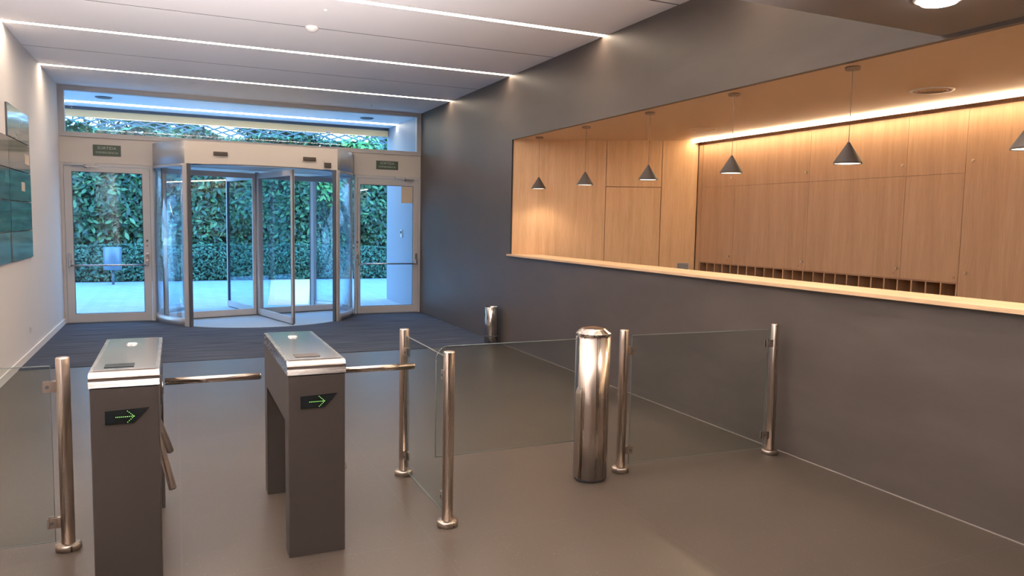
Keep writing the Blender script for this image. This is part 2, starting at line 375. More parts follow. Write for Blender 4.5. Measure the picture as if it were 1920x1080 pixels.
# header panels over side doors
HX0, HX1 = -.30, 2.87
bm = bmesh.new(); bx(bm, XL, HX0, YB-.01, YB+.06, 2.46, 2.843); bx(bm, HX1, XR, YB-.01, YB+.06, 2.46, 2.843)
bx(bm, HX0, HX1, YB-.01, YB+.06, 2.806, 2.843)
struct(obj('wall_entrance_header', bm, M_header))
def side_door(name, x0, x1, gx0, gx1, gz0, gz1, hinge_left, labels):
    d = bpy.data.objects.new(name, None); C.objects.link(d); d.location = ((x0+x1)/2, YB, 0); struct(d)
    fw = .045
    bm = bmesh.new(); bx(bm, x0, x0+fw, YB-.02, YB+.06, 0, 2.455, .004); bx(bm, x1-fw, x1, YB-.02, YB+.06, 0, 2.455, .004)
    bx(bm, x0+fw, x1-fw, YB-.02, YB+.06, 2.41, 2.455, .004); bx(bm, x0+fw, x1-fw, YB-.01, YB+.05, 0, .012)
    at_parent(obj('door_frame', bm, M_alu), d)
    bm = bmesh.new(); a, b = x0+fw+.004, x1-fw-.004; zt, zb = 2.404, .018; y0, y1 = YB-.028, YB+.03
    bx(bm, a, gx0, y0, y1, zb, zt, .004); bx(bm, gx1, b, y0, y1, zb, zt, .004); bx(bm, gx0-.003, gx1+.003, y0, y1, gz1, zt, .004); bx(bm, gx0-.003, gx1+.003, y0, y1, zb, gz0, .004)
    leaf = at_parent(obj('door_leaf', bm, M_alu), d)
    bm = bmesh.new(); bx(bm, gx0, gx1, YB-.004, YB+.004, gz0, gz1); at_parent(obj('pane', bm, M_glassd), d)
    bm = bmesh.new(); g = .008
    for q in ((gx0, gx0+g, gz0, gz1), (gx1-g, gx1, gz0, gz1), (gx0, gx1, gz0, gz0+g), (gx0, gx1, gz1-g, gz1)): bx(bm, q[0], q[1], YB-.012, YB-.006, q[2], q[3])
    at_parent(obj('gasket', bm, M_alud), d)
    # panic bar: two brackets and a bar
    bm = bmesh.new(); zb_ = .90; yb = YB-.085
    tube(bm, (gx0-.05, yb, zb_), (gx1+.05, yb, zb_), .013, 16); at_parent(obj('panic_bar', bm, M_chrome2), d)
    for xx in (gx0-.05, gx1+.05):
        bm = bmesh.new(); bx(bm, xx-.022, xx+.022, YB-.055, YB-.028, .93, 1.09, .006); bx(bm, xx-.016, xx+.016, YB-.10, YB-.05, .885, .98, .006)
        at_parent(obj('bar_bracket', bm, M_chrome2), d)
    xx = gx0-.05 if not hinge_left else gx1+.05
    bm = bmesh.new(); bm2 = bmesh.new()
    tube(bm, (xx, YB-.04, 1.28), (xx, YB-.027, 1.28), .018, 16); tube(bm2, (xx, YB-.036, 1.20), (xx, YB-.027, 1.20), .010, 14)
    at_parent(obj('lock_cylinder', bm, M_alud), d); at_parent(obj('lock_pin', bm2, M_chrome2), d)
    # door closer
    cx = x0+.35 if hinge_left else x1-.30
    bm = bmesh.new(); bx(bm, cx-.19, cx+.12, YB-.075, YB-.021, 2.415, 2.455, .004); cl = at_parent(obj('door_closer', bm, M_alu), d)
    bm = bmesh.new(); bx(bm, cx-.02, cx+.16, YB-.085, YB-.077, 2.395, 2.408); tube(bm, (cx-.01, YB-.081, 2.375), (cx-.01, YB-.081, 2.43), .014, 12); o = obj('closer_arm', bm, M_chrome2); at_parent(o, d)
    return d
side_door('door_1', XL, -.302, -1.415, -.455, .145, 2.325, True, None)
side_door('door_2', 2.882, XR, 2.975, 3.942, .138, 2.296, False, None)
bm = bmesh.new(); bx(bm, 3.725, 3.932, YB-.0085, YB-.0055, 1.99, 2.285)
tag(obj('paper_notice', bm, M_paper), 'beige paper sheet taped to the top corner of the right glass door', 'notice')
# exit signs
def sign(x0, x1, z0, z1, label):
    t = thing('exit_sign', label, 'sign', ((x0+x1)/2, YB-.012, (z0+z1)/2), 0, 'dark green exit signs over the side doors')
    hx, hz = (x1-x0)/2, (z1-z0)/2
    bm = bmesh.new(); bx(bm, -hx, hx, -.008, .001, -hz, hz, .002); obj('sign_plate', bm, M_sign, t)
    text_obj('lettering', 'SORTIDA', .062, M_signt, t, (0, -.0085, hz*.42), (PI/2, 0, 0))
    text_obj('lettering', "D'EMERGÈNCIA", .044, M_signt, t, (0, -.0085, -hz*.42), (PI/2, 0, 0))
sign(-1.121, -.742, 2.576, 2.741, 'dark green exit sign with pale letters above the left glass door')
sign(3.262, 3.66, 2.574, 2.724, 'dark green exit sign with pale letters above the right glass door')

# ------------------------------------------------------------------ revolving door
RC = (1.28, 13.38); RR = 1.58
rv = thing('revolving_door', 'large round revolving glass door in aluminium frame between two side doors', 'revolving door', (RC[0], RC[1], 0))
def rp(name, bm, m): return obj(name, bm, m, rv)
Z0c, Z1c = 2.465, 2.803
# canopy: flat fascias front and back, curved cheeks at the sides
a45 = RR*math.sin(PI/4)
bm = bmesh.new(); n = 20
outline = []
for i in range(n+1):
    a = math.radians(-45+90*i/n); outline.append(((RR+.02)*math.cos(a), (RR+.02)*math.sin(a)))
for i in range(n+1):
    a = math.radians(135+90*i/n); outline.append(((RR+.02)*math.cos(a), (RR+.02)*math.sin(a)))
prism(bm, outline, 2, Z0c, Z1c)
for f in bm.faces:
    if abs(f.normal.z) < .1 and f.calc_area() < .3: f.smooth = True
cn = rp('canopy', bm, [M_header, M_alum2])
for p in cn.data.polygons:
    if abs(p.normal.z) < .1 and p.area < .3: p.material_index = 1
# recessed ceiling track ring
bm = bmesh.new(); arc_wall(bm, 0, 0, 1.40, 1.44, 0, 360, Z0c-.012, Z0c-.001, 60); rp('ceiling_track', bm, M_alud)
# floor disc
bm = bmesh.new(); lathe(bm, [(0, .012), (RR-.04, .012), (RR-.02, .009), (RR-.02, .0065)], n=80, smooth=False); rp('floor_disc', bm, M_mat)
# curved side walls
for a0, a1 in ((135, 225), (-45, 45)):
    bm = bmesh.new(); arc_wall(bm, 0, 0, RR-.006, RR+.004, a0+2, a1-2, .12, Z0c-.04, 24); rp('curved_pane', bm, M_glassd)
    bm = bmesh.new(); arc_wall(bm, 0, 0, RR-.028, RR+.022, a0+1.2, a1-1.2, .0065, .125, 24); rp('bottom_rail', bm, M_alum2)
    bm = bmesh.new(); arc_wall(bm, 0, 0, RR-.028, RR+.018, a0+1.2, a1-1.2, Z0c-.05, Z0c-.001, 24); rp('top_rail', bm, M_alum2)
    am = (a0+a1)/2
    bm = bmesh.new(); arc_wall(bm, 0, 0, RR-.02, RR+.016, am-7.4 if a0 < 0 else am+6.4, am-6.4 if a0 < 0 else am+7.4, .125, Z0c-.05, 3); rp('mullion', bm, M_alum2)
for ang in (45, 135, 225, 315):
    a = math.radians(ang); ct = Matrix.Rotation(a, 4, 'Z')
    bm = bmesh.new(); bx(bm, RR-.04, RR+.04, -.035, .035, .0065, Z0c-.001, .004); bm.transform(ct); rp('post', bm, M_alu)
    s = 1 if ang in (45, 225) else -1
    bm = bmesh.new(); y0, y1 = (.036, .062) if s > 0 else (-.062, -.036)
    bx(bm, RR-.035, RR+.02, y0, y1, .0065, Z0c-.001); bm.transform(ct); rp('safety_edge', bm, M_alud)
# hub and wings
bm = bmesh.new(); tube(bm, (0, 0, .013), (0, 0, 2.44), .035, 20); rp('centre_shaft', bm, M_alum2)
for ang in (285, 15, 105, 195):
    ct = Matrix.Rotation(math.radians(ang), 4, 'Z'); L0, L1 = .04, 1.50; zt = 2.42
    bm = bmesh.new(); bx(bm, L0, L0+.045, -.02, .02, .03, zt); bx(bm, L1-.05, L1, -.022, .022, .03, zt)
    bx(bm, L0, L1, -.022, .022, .03, .13); bx(bm, L0, L1, -.022, .022, zt-.085, zt); bm.transform(ct)
    wg = rp('door_wing', bm, M_alu)
    bm = bmesh.new(); bx(bm, L0+.045, L1-.05, -.004, .004, .13, zt-.085); bm.transform(ct); g = obj('pane', bm, M_glassd, wg)
    bm = bmesh.new(); bx(bm, L1+.001, L1+.018, -.006, .006, .03, zt); bx(bm, L0, L1, -.006, .006, .014, .029); bx(bm, L1-.052, L1-.044, -.023, .023, .13, zt-.085); bm.transform(ct); obj('brush_seal', bm, M_alud, wg)
# fascia sensors
yf = -(RR+.02)*math.sin(PI/4)
for x, z, hw, hh in ((-.63, 2.63, .10, .03), (.69, 2.62, .10, .03), (.975, 2.535, .055, .04)):
    bm = bmesh.new(); bx(bm, x-hw, x+hw, yf-.025, yf-.001, z-hh, z+hh, .008); bx(bm, x-hw*.8, x+hw*.8, yf-.028, yf-.024, z-hh*.45, z+hh*.3)
    rp('motion_sensor', bm, M_pend if True else M_alud)

# ------------------------------------------------------------------ niche behind the counter
A = Vector((4.10, 9.085, 0)); B = Vector((6.16, 7.862, 0)); ln = (B-A).length; dr = (B-A)/ln; ang = math.atan2(dr.y, dr.x)
struct(box('floor_niche', M_floor, XR+.1, 6.5, YBK, 9.2, -.1, .001)).name = 'floor_niche'
def wallseg(bm, s0, s1, z0, z1, d0, d1):   # local x along the wall, y behind it
    bx(bm, s0*ln, s1*ln, d0, d1, z0, z1)
bm = bmesh.new(); g = .0035/ln
wallseg(bm, 0, .512-g, 0, ZT, 0, .06); wallseg(bm, .512+g, .811-g, 2.16+.0035, ZT, 0, .06); wallseg(bm, .811+g, 1, 0, ZT, 0, .06); wallseg(bm, 0, 1.05, 0, ZT, .061, .09)
o = obj('wall_niche_angled', bm, M_wood, None, A); o.rotation_euler = (0, 0, ang); struct(o)
d3 = bpy.data.objects.new('door_3', None); C.objects.link(d3); d3.location = A; d3.rotation_euler = (0, 0, ang); struct(d3)
bm = bmesh.new(); wallseg(bm, .512+g, .811-g, .01, 2.16-.0035, .001, .055); obj('door_leaf', bm, M_wood, d3)
bm = bmesh.new(); bx(bm, .60*ln, .60*ln+.02, -.045, -.03, .99, 1.01); tube(bm, (.535*ln, -.001, 1.0), (.535*ln, -.045, 1.0), .010, 10); tube(bm, (.535*ln, -.04, 1.0), (.61*ln, -.04, 1.0), .008, 10); obj('door_handle', bm, M_chrome2, d3)
bm = bmesh.new(); wallseg(bm, .51, .814, 2.155, 2.165, .056, .0605); wallseg(bm, .509, .515, 0, 2.16, .056, .0605); wallseg(bm, .808, .814, 0, 2.16, .056, .0605)
o = obj('trim_2', bm, M_dark, None, A); o.rotation_euler = (0, 0, ang); struct(o)
# air grille low in the angled wall
t = thing('air_grille', 'small slotted metal air grille low on the wooden wall beside the hidden door', 'vent', A, ang)
bm = bmesh.new(); x0, x1, z0, z1 = .908*ln, .973*ln, 1.075, 1.185
for q in ((x0, x1, z0, z0+.007), (x0, x1, z1-.007, z1), (x0, x0+.006, z0, z1), (x1-.006, x1, z0, z1)): bx(bm, q[0], q[1], -.008, -.0005, q[2], q[3])
obj('frame', bm, M_alu, t)
bm = bmesh.new(); bx(bm, x0+.006, x1-.006, -.002, -.0005, z0+.007, z1-.007); obj('backing', bm, M_dark, t)
for k in range(5):
    z = z0+.018+k*.0185; bm = bmesh.new(); bx(bm, x0+.006, x1-.006, -.007, -.0025, z-.005, z+.004); obj('slat', bm, M_alu, t)
# niche ceiling
struct(box('ceiling_niche', M_nceil, XR+.052, 6.3, YBK, 9.2, ZT, ZT+.08))
box_w = struct(box('wall_niche_back', M_dark, 6.42, 6.5, YBK, 8.0, -.05, ZT))
# black shadow gap trim at opening's left edge
struct(box('trim_3', M_black, XR-.002, XR+.012, 9.078, 9.089, ZS+.001, ZT+.002))
# cabinets in the back wall (front face at X = 6.16)
FX = 6.16
def knob(bm, y, z): 
    tube(bm, (FX-.001, y, z), (FX-.012, y, z), .006, 10); tube(bm, (FX-.012, y, z), (FX-.026, y, z), .013, 12, .011)
def cabinet(y0, y1, zlow, knob_y, label, keyhole_y=None, hseam=True, upper_knob=True, low=True):
    t = thing('wall_cabinet', label, 'cabinet', (FX, (y0+y1)/2, 0), 0, 'flush oak cabinets along the back of the counter niche')
    off = Matrix.Translation((-FX, -(y0+y1)/2, 0)); e = .002
    def p(name, bm, m, par=None): bm.transform(off); return obj(name, bm, m, par or t)
    bm = bmesh.new(); bx(bm, FX+.022, 6.415, y0+e, y1-e, zlow if low else .002, ZT-.062); p('body', bm, M_woodb)
    if hseam:
        bm = bmesh.new(); bx(bm, FX, FX+.02, y0+e, y1-e, 2.1575, ZT-.062); up = p('upper_door', bm, M_woodb)
        bm = bmesh.new(); bx(bm, FX, FX+.02, y0+e, y1-e, zlow+.001, 2.1545); lo = p('lower_door', bm, M_woodb)
    else:
        bm = bmesh.new(); bx(bm, FX, FX+.02, y0+e, y1-e, .02, ZT-.062); lo = p('tall_door', bm, M_woodb); up = lo
    if knob_y is not None:
        if upper_knob: bm = bmesh.new(); knob(bm, knob_y, 2.256); p('knob', bm, M_knob, up)
        bm = bmesh.new(); knob(bm, knob_y, 1.305); p('knob', bm, M_knob, lo)
    if keyhole_y is not None:
        bm = bmesh.new(); tube(bm, (FX-.0015, keyhole_y, 1.255), (FX+.001, keyhole_y, 1.255), .011, 12); p('keyhole', bm, M_cub, lo)
ZCUB = 1.212
cabinet(7.14, 7.758, ZCUB, 7.19, 'flush oak cabinet in the inner corner behind the pendant lamps, left end of the row', 7.23)
cabinet(5.985, 7.14, ZCUB, 6.02, 'flush oak cabinet right of the corner cabinet, over the pigeonholes', 6.08)
cabinet(4.83, 5.985, ZCUB, 4.86, 'flush oak cabinet with a dark horizontal joint behind the lamp, over the pigeonholes', 4.90)
cabinet(4.262, 4.83, ZCUB, None, 'narrow flush oak cabinet over the right end of the pigeonholes', 4.30)
cabinet(3.06, 4.262, 0, 4.19, 'tall oak cabinet just right of the pigeonholes, reaching below the counter', None, False, True, False)
cabinet(1.86, 3.06, 0, None, 'tall oak cabinet at the right edge of the picture behind the counter', None, False, True, False)
struct(box('wall_niche_near', M_woodb, FX, 6.415, YBK, 1.858, 0, ZT-.062))
struct(box('trim_4', M_woodb, FX, 6.415, 7.762, 7.838, 0, ZT-.062)); struct(box('trim_8', M_dark, FX+.012, 6.415, 7.839, 7.850, 0, ZT-.062))
struct(box('trim_5', M_woodb, FX+.05, 6.415, YBK, 7.86, ZT-.058, ZT-.001))
# pigeonhole rack
t = thing('pigeonhole_rack', 'long oak rack of square open pigeonholes just above the counter', 'shelf', (FX, 6.01, 0))
bm = bmesh.new(); off = Matrix.Translation((-FX, -6.01, 0)); z0, z1 = .985, 1.2
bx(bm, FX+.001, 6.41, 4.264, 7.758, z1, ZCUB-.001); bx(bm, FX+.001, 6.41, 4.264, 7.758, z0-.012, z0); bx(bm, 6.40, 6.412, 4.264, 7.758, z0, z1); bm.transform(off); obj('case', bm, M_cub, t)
for k in range(25):
    y = 4.272+k*(7.75-4.272)/24; bm = bmesh.new(); bx(bm, FX+.001, 6.40, y-.007, y+.007, z0, z1); bm.transform(off); obj('divider', bm, M_woodb, t)
t = thing('base_cabinet', 'oak base unit under the pigeonholes, mostly hidden by the counter', 'cabinet', (FX, 6.01, 0))
bm = bmesh.new(); bx(bm, FX+.001, 6.41, 4.264, 7.758, .05, .970); bm.transform(off); obj('body', bm, M_woodb, t)
bm = bmesh.new(); bx(bm, FX+.02, 6.40, 4.27, 7.75, .002, .05); bm.transform(off); obj('plinth', bm, M_dark, t)
# niche light line
t = thing('niche_light_line', 'long bright warm light line where niche ceiling meets oak cabinets', 'light', (6.1, 4.0, ZT-.03))
bm = bmesh.new(); bx(bm, -.045, -.010, -6.9, 3.86, .004, .029); obj('diffuser', bm, M_strip2, t)
bm = bmesh.new(); bx(bm, -.0095, -.004, -6.9, 3.86, -.004, .029); obj('housing', bm, M_alu, t)

# counter top with overhang
bm = bmesh.new(); prism(bm, [(4.028, YBK+.02), (4.44, YBK+.02), (4.44, 8.872), (4.105, 9.072), (4.078, 9.076), (4.078, 9.10), (4.028, 9.10)], 2, 1.226, 1.250)
tag(obj('counter_top', bm, M_woodt), 'long pale oak counter top on the dark half wall', 'counter')

# ceiling air vents in the niche
def disc_vent(x, y, r, louvred, label):
    t = thing('round_ceiling_vent', label, 'vent', (x, y, ZT), 0, 'round vents in the niche ceiling')
    bm = bmesh.new(); lathe(bm, [(r-.02, -.001), (r-.02, -.008), (r, -.006), (r+.003, -.001)], n=48); obj('rim', bm, M_plasticw if louvred else M_nceil, t)
    if louvred:
        bm = bmesh.new(); lathe(bm, [(0, -.002), (r-.021, -.002)], n=40); obj('backing', bm, M_cub, t)
        for k in range(1, 5):
            rr = (r-.02)*k/5; bm = bmesh.new(); lathe(bm, [(rr-.010, -.010), (rr+.006, -.004), (rr+.008, -.006), (rr-.008, -.012), (rr-.010, -.010)], n=40); obj('ring', bm, M_nceil, t)
    else:
        bm = bmesh.new(); lathe(bm, [(0, -.006), (r-.035, -.006), (r-.03, -.003)], n=48); obj('cover_plate', bm, M_nceil, t)
disc_vent(5.44, 6.87, .145, False, 'plain round vent cover in the niche ceiling left of the long light line')
disc_vent(5.45, 4.09, .155, True, 'louvred round metal vent in the niche ceiling nearer the right edge')

# pendant lamps
t = thing('pendant_lamp', '', 'lamp', (4.25, 8.615, ZT), 0, 'cone pendant lamps over the counter')
zb = 2.105-ZT; za = 2.248-ZT; RB = .092
bm = bmesh.new(); lathe(bm, [(0, -.022), (.045, -.022), (.05, -.018), (.05, -.001), (0, -.001)], n=32); obj('canopy', bm, mat('bronze_lamp_canopy', (.30, .21, .14), .5, .3), t)
bm = bmesh.new(); tube(bm, (0, 0, -.022), (0, 0, za+.004), .0022, 8); obj('cord', bm, M_cord, t)
bm = bmesh.new(); lathe(bm, [(0, za+.006), (.009, za+.004), (.012, za-.004), (RB, zb+.012), (RB, zb), (RB-.004, zb), (RB-.004, zb+.011), (.010, za-.010), (0, za-.010)], n=40); obj('shade', bm, M_pend, t)
bm = bmesh.new(); lathe(bm, [(0, zb+.004), (RB-.0045, zb+.004), (RB-.0045, zb+.007), (0, zb+.007)], n=40); obj('diffuser', bm, M_pendin, t)
pl = ['pendant lamp farthest away, nearest the left edge of the niche', 'second cone pendant lamp from the left edge of the niche',
      'third cone pendant lamp from the left, hanging in front of the hidden wooden door', 'fourth cone pendant lamp from the left, just right of the wooden corner',
      'fifth cone pendant lamp from the left, crossing the light line with its cord', 'nearest cone pendant lamp, cut by the right edge of the picture']
ys = [8.615, 7.42, 6.18, 4.975, 3.78, 2.575]
t['label'] = pl[0]
for y, l in zip(ys[1:], pl[1:]): dup(t, (4.235 if y < 4 else 4.245, y, ZT), 0, l)
PL = bpy.data.lights.new('lamp_bulb', 'SPOT')
for y in ys:
    l = bpy.data.objects.new('lamp_bulb_light', bpy.data.lights.new('lamp_bulb', 'SPOT')); C.objects.link(l)
    l.location = (4.245, y, 2.10); l.data.energy = 6; l.data.color = (1, .80, .58); l.data.spot_size = math.radians(130); l.data.spot_blend = .6; l.data.shadow_soft_size = .06
# downlight's own light
l = bpy.data.objects.new('downlight_light', bpy.data.lights.new('downlight', 'SPOT')); C.objects.link(l); l.location = (3.42, 2.56, ZD-.05)
l.data.energy = 30; l.data.color = (1, .84, .70); l.data.spot_size = math.radians(150); l.data.spot_blend = .8; l.data.shadow_soft_size = .08

# ------------------------------------------------------------------ turnstiles
def turnstile(x, label):
    t = thing('turnstile', label, 'turnstile', (x, 3.64, 0), 0, 'two arm turnstiles')
    W, D, H = .272, 1.04, .97
    bm = bmesh.new()
    # side-view outline (y,z): an upside-down U with a thin front leg and thin rear leg
    prism(bm, [(0, .001), (.12, .001), (.12, .66), (D-.12, .66), (D-.12, .001), (D, .001), (D, .90), (0, .90)], 0, 0, W)
    bmesh.ops.bevel(bm, geom=[e for e in bm.edges if abs(e.verts[0].co.z-e.verts[1].co.z) > .5], offset=.004, segments=1, affect='EDGES')
    obj('body', bm, M_turn, t)
    bm = bmesh.new(); e = .004; r = .036; pr = [(-e, .906)]
    for k in range(9):
        a = PI-PI/2*k/8; pr.append((-e+r+r*math.cos(a), H-r+r*math.sin(a)))
    for k in range(9):
        a = PI/2-PI/2*k/8; pr.append((D+e-r+r*math.cos(a), H-r+r*math.sin(a)))
    pr.append((D+e, .906)); prism(bm, pr, 0, -e, W+e)
    lid = obj('lid', bm, M_steelx, t)
    bm = bmesh.new(); bx(bm, .012, W-.012, .045, D-.045, H+.0005, H+.004, .0015); gp = obj('top_plate', bm, M_chrome, lid)
    # card reader windows
    bm = bmesh.new(); bx(bm, .05, .17, .10, .19, H+.0045, H+.006); obj('card_reader', bm, M_screen if x < 0 else M_turn, t)
    bm = bmesh.new(); lathe(bm, [(0, H+.012), (.022, H+.012), (.028, H+.005), (.03, H+.0045)], .13, .78, 24); obj('indicator_button', bm, M_chrome2, t)
    # display on the front
    bm = bmesh.new(); prism(bm, [(.057, .740), (.170, .740), (.233, .806), (.057, .800)], 1, -.004, -.0005); dsp = obj('display', bm, M_screen, t)
    bm = bmesh.new()
    def dot(a, z, r=.0019): tube(bm, (a, -.0062, z), (a, -.0042, z), r, 8)
    for k in range(10): dot(.100+k*.0075, .771)
    for k in range(1, 5): dot(.1715-k*.0065, .771+k*.0062); dot(.1715-k*.0065, .771-k*.0062)
    dot(.1715, .771); obj('arrow', bm, M_green, dsp)
    # tripod head on the right side
    hy, hz = .40, .835
    bm = bmesh.new(); tube(bm, (W+.0005, hy, hz-.04), (W+.005, hy, hz-.04), .075, 28); obj('hub_plate', bm, M_turn, t)
    bm = bmesh.new(); tube(bm, (W+.0055, hy, hz-.03), (W+.013, hy, hz-.03), .034, 24, .030); obj('hub', bm, M_chrome2, t)
    for p0, p1 in (((W+.02, hy, hz), (W+.47, hy-.01, hz)), ((W-.07, hy-.02, .80), (W+.046, hy-.15, .335)), ((W-.07, hy+.02, .80), (W+.036, hy+.17, .43))):
        bm = bmesh.new(); tube(bm, p0, p1, .0175, 20); arm = obj('arm', bm, M_steelx if p1[0] > W+.2 else M_steelp, t)
        v0 = Vector(p0); v1 = Vector(p1); d = (v1-v0).normalized(); bm = bmesh.new(); tube(bm, v1+d*.0003, v1+d*.006, .0165, 18, .012); obj('end_cap', bm, M_chrome2, arm)
    return t
turnstile(-.352, 'left grey metal turnstile with green arrow display and pale lid, nearest the white wall')
turnstile(.480, 'right grey metal turnstile with green arrow display, beside the glass barrier')

# ------------------------------------------------------------------ barrier posts
def post(x, y, clamps, label):
    """clamps: list of (dx, dy, z) directions with height"""
    t = thing('barrier_post', label, 'post', (x, y, 0), 0, 'stainless steel barrier posts')
    bm = bmesh.new(); r = .0305
    lathe(bm, [(0, .032), (r, .032), (r, .958), (r-.003, .963), (0, .963)], n=32); 
    obj('pole', bm, M_steel, t)
    bm = bmesh.new(); lathe(bm, [(0, .0315), (.052, .0315), (.058, .026), (.058, .0005), (0, .0005)], n=36); obj('base_flange', bm, M_steel, t)
    for dx, dy, z in clamps:
        bm = bmesh.new(); d = Vector((dx, dy, 0)).normalized(); s = Vector((-d.y, d.x, 0))
        # two plates and a block
        def blk(a0, a1, b0, b1, z0, z1):
            vs = [bm.verts.new(d*a+s*b+Vector((0, 0, zz))) for a in (a0, a1) for b in (b0, b1) for zz in (z0, z1)]
            for q in ((0, 1, 3, 2), (4, 6, 7, 5), (0, 4, 5, 1), (2, 3, 7, 6), (0, 2, 6, 4), (1, 5, 7, 3)): bm.faces.new([vs[i] for i in q])
        blk(r-.002, .042, -.014, .014, z-.026, z+.026); blk(.042, .085, .0065, .014, z-.026, z+.026); blk(.042, .085, -.014, -.0065, z-.026, z+.026)
        cl = obj('clamp', bm, M_steel, t)
        bm = bmesh.new(); p = d*.066+Vector((0, 0, z)); tube(bm, p-s*.018, p-s*.0142, .008, 12); obj('screw', bm, M_alud, cl)
        bm = bmesh.new(); tube(bm, p+s*.0142, p+s*.018, .008, 12); obj('screw', bm, M_alud, cl)
    return t
post(-.512, 4.16, [(-1, 0, .822), (-1, 0, .142)], 'steel barrier post with clamps left of the left turnstile')
post(1.338, 4.625, [(0, -1, .822), (0, -1, .142)], 'steel barrier post behind the tip of the right turnstile arm')
post(1.329, 3.735, [(0, 1, .822), (0, 1, .142)], 'nearest steel barrier post, in front of the swing gate glass')
post(2.712, 4.16, [(1, 0, .822), (1, 0, .142)], 'steel barrier post just right of the wide steel bollard')
post(3.968, 4.10, [(-1, 0, .822), (-1, 0, .142)], 'steel barrier post against the dark wall below the counter')
def glass_panel(p0, p1, z0, z1, label, name='glass_panel'):
    p0, p1 = Vector((*p0, 0)), Vector((*p1, 0)); L = (p1-p0).length; a = math.atan2(p1.y-p0.y, p1.x-p0.x)
    t = thing(name, label, 'glass panel', p0, a, 'clear glass barrier panels')
    bm = bmesh.new(); bx(bm, .002, L-.002, -.005, .005, z0+.002, z1-.002); obj('pane', bm, M_glassg, t)
    bm = bmesh.new()
    for q in ((0, L, z0, z0+.002), (0, L, z1-.003, z1), (0, .002, z0, z1), (L-.002, L, z0, z1)): bx(bm, q[0], q[1], -.005, .005, q[2], q[3])
    obj('edge', bm, M_gedge, t)
    return t
glass_panel((XL+.03, 4.16), (-.565, 4.16), .045, .925, 'clear glass barrier panel between white left wall and steel post')
glass_panel((1.337, 4.565), (1.331, 3.795), .045, .925, 'clear glass panel between the two posts right of the turnstiles')
glass_panel((2.772, 4.157), (3.908, 4.103), .045, .925, 'clear glass panel between bollard post and post by dark wall')
# swing gate: bollard with hinged glass leaf
BX, BY = 2.446, 4.115
t = thing('swing_gate', 'wide steel bollard with a hinged glass gate leaf on its left', 'gate', (BX, BY, 0))
bm = bmesh.new(); rb = .112; lathe(bm, [(0, .018), (rb, .018), (rb, .945), (0, .945)], n=64); 
obj('bollard', bm, M_steel, t)
bm = bmesh.new(); lathe(bm, [(0, .001), (rb-.012, .001), (rb-.012, .017), (0, .017)], n=40); obj('base', bm, M_alud, t)
bm = bmesh.new(); lathe(bm, [(0, .9455), (rb+.003, .9455), (rb+.003, .962), (.075, .992), (.03, 1.0), (0, 1.0)], n=24, smooth=False)
obj('cap', bm, M_steelx, t)
bm = bmesh.new(); bx(bm, -rb-.004, -rb+.02, -.011, .011, .03, .94); obj('slot', bm, M_alud, t)
bm = bmesh.new(); arc_wall(bm, 0, 0, rb+.001, rb+.014, 184, 206, .03, .62, 8)
for v in bm.verts:
    if v.co.z > .5 and math.hypot(v.co.x, v.co.y) > rb+.005: v.co.x *= .985; v.co.y *= .985; v.co.z -= .04
obj('pivot_cover', bm, M_steel, t)
bm = bmesh.new(); x0, x1, z0, z1, r = -1.062, -rb-.005, .262, .925, .075
pts = [(x1, z0), (x1, z1)]
for k in range(7): a = PI/2+PI/2*k/6; pts.append((x0+r+r*math.cos(a), z1-r+r*math.sin(a)))
pts.append((x0, z0))
prism(bm, pts, 1, -.005, .005); leafo = obj('glass_leaf', bm, M_glassg, t)
bm = bmesh.new()
loop = pts+[pts[0]]
for (ax, az), (bx_, bz) in zip(loop[1:-1], loop[2:]): tube(bm, (ax, 0, az), (bx_, 0, bz), .0028, 6)
obj('edge', bm, M_gedge, leafo)

# ------------------------------------------------------------------ small things
t = thing('waste_bin', 'tall cylindrical polished steel bin on the floor against the dark wall', 'bin', (3.955, 9.40, .0065))
bm = bmesh.new(); rb = .096; lathe(bm, [(0, .001), (rb-.004, .001), (rb, .006), (rb, .5), (rb-.006, .505), (rb-.009, .5), (rb-.009, .40), (0, .40)], n=40); obj('body', bm, M_bin, t)
bm = bmesh.new(); lathe(bm, [(rb+.0005, .095), (rb+.003, .10), (rb+.003, .108), (rb+.0005, .112)], n=40); obj('band', bm, M_alud, t)
bm = bmesh.new(); lathe(bm, [(0, .4015), (rb-.010, .4015), (rb-.010, .47), (rb-.012, .47), (rb-.012, .403), (0, .403)], n=40); obj('liner', bm, M_black, t)
t = thing('wall_socket', 'small white socket low on the left wall near the doors', 'socket', (XL, 10.14, .32))
bm = bmesh.new(); bx(bm, .0003, .010, -.042, .042, -.042, .042, .003); obj('plate', bm, M_plasticw, t)
bm = bmesh.new(); tube(bm, (.0102, 0, 0), (.0125, 0, 0), .02, 20); obj('outlet', bm, M_alu, t)

# picture panels on the left wall
def pic_mat(name, c1, c2, c3, seed):
    m = mat(name, rough=.12, spec=.6, coat=.3); N, L, b = nodes(m)
    t = N.new('ShaderNodeTexCoord'); mp = N.new('ShaderNodeMapping'); mp.inputs['Location'].default_value = (seed, seed*2, 0); mp.inputs['Scale'].default_value = (1, 2.2, 3.5)
    n = N.new('ShaderNodeTexNoise'); n.inputs['Scale'].default_value = 1.4; n.inputs['Detail'].default_value = 5
    r = N.new('ShaderNodeValToRGB'); r.color_ramp.elements[0].position = .35; r.color_ramp.elements[0].color = (*c1, 1)
    r.color_ramp.elements[1].position = .68; r.color_ramp.elements[1].color = (*c3, 1); e = r.color_ramp.elements.new(.5); e.color = (*c2, 1)
    L.new(t.outputs['Object'], mp.inputs[0]); L.new(mp.outputs[0], n.inputs[0]); L.new(n.outputs[0], r.inputs[0]); L.new(r.outputs[0], b.inputs['Base Color']); return m
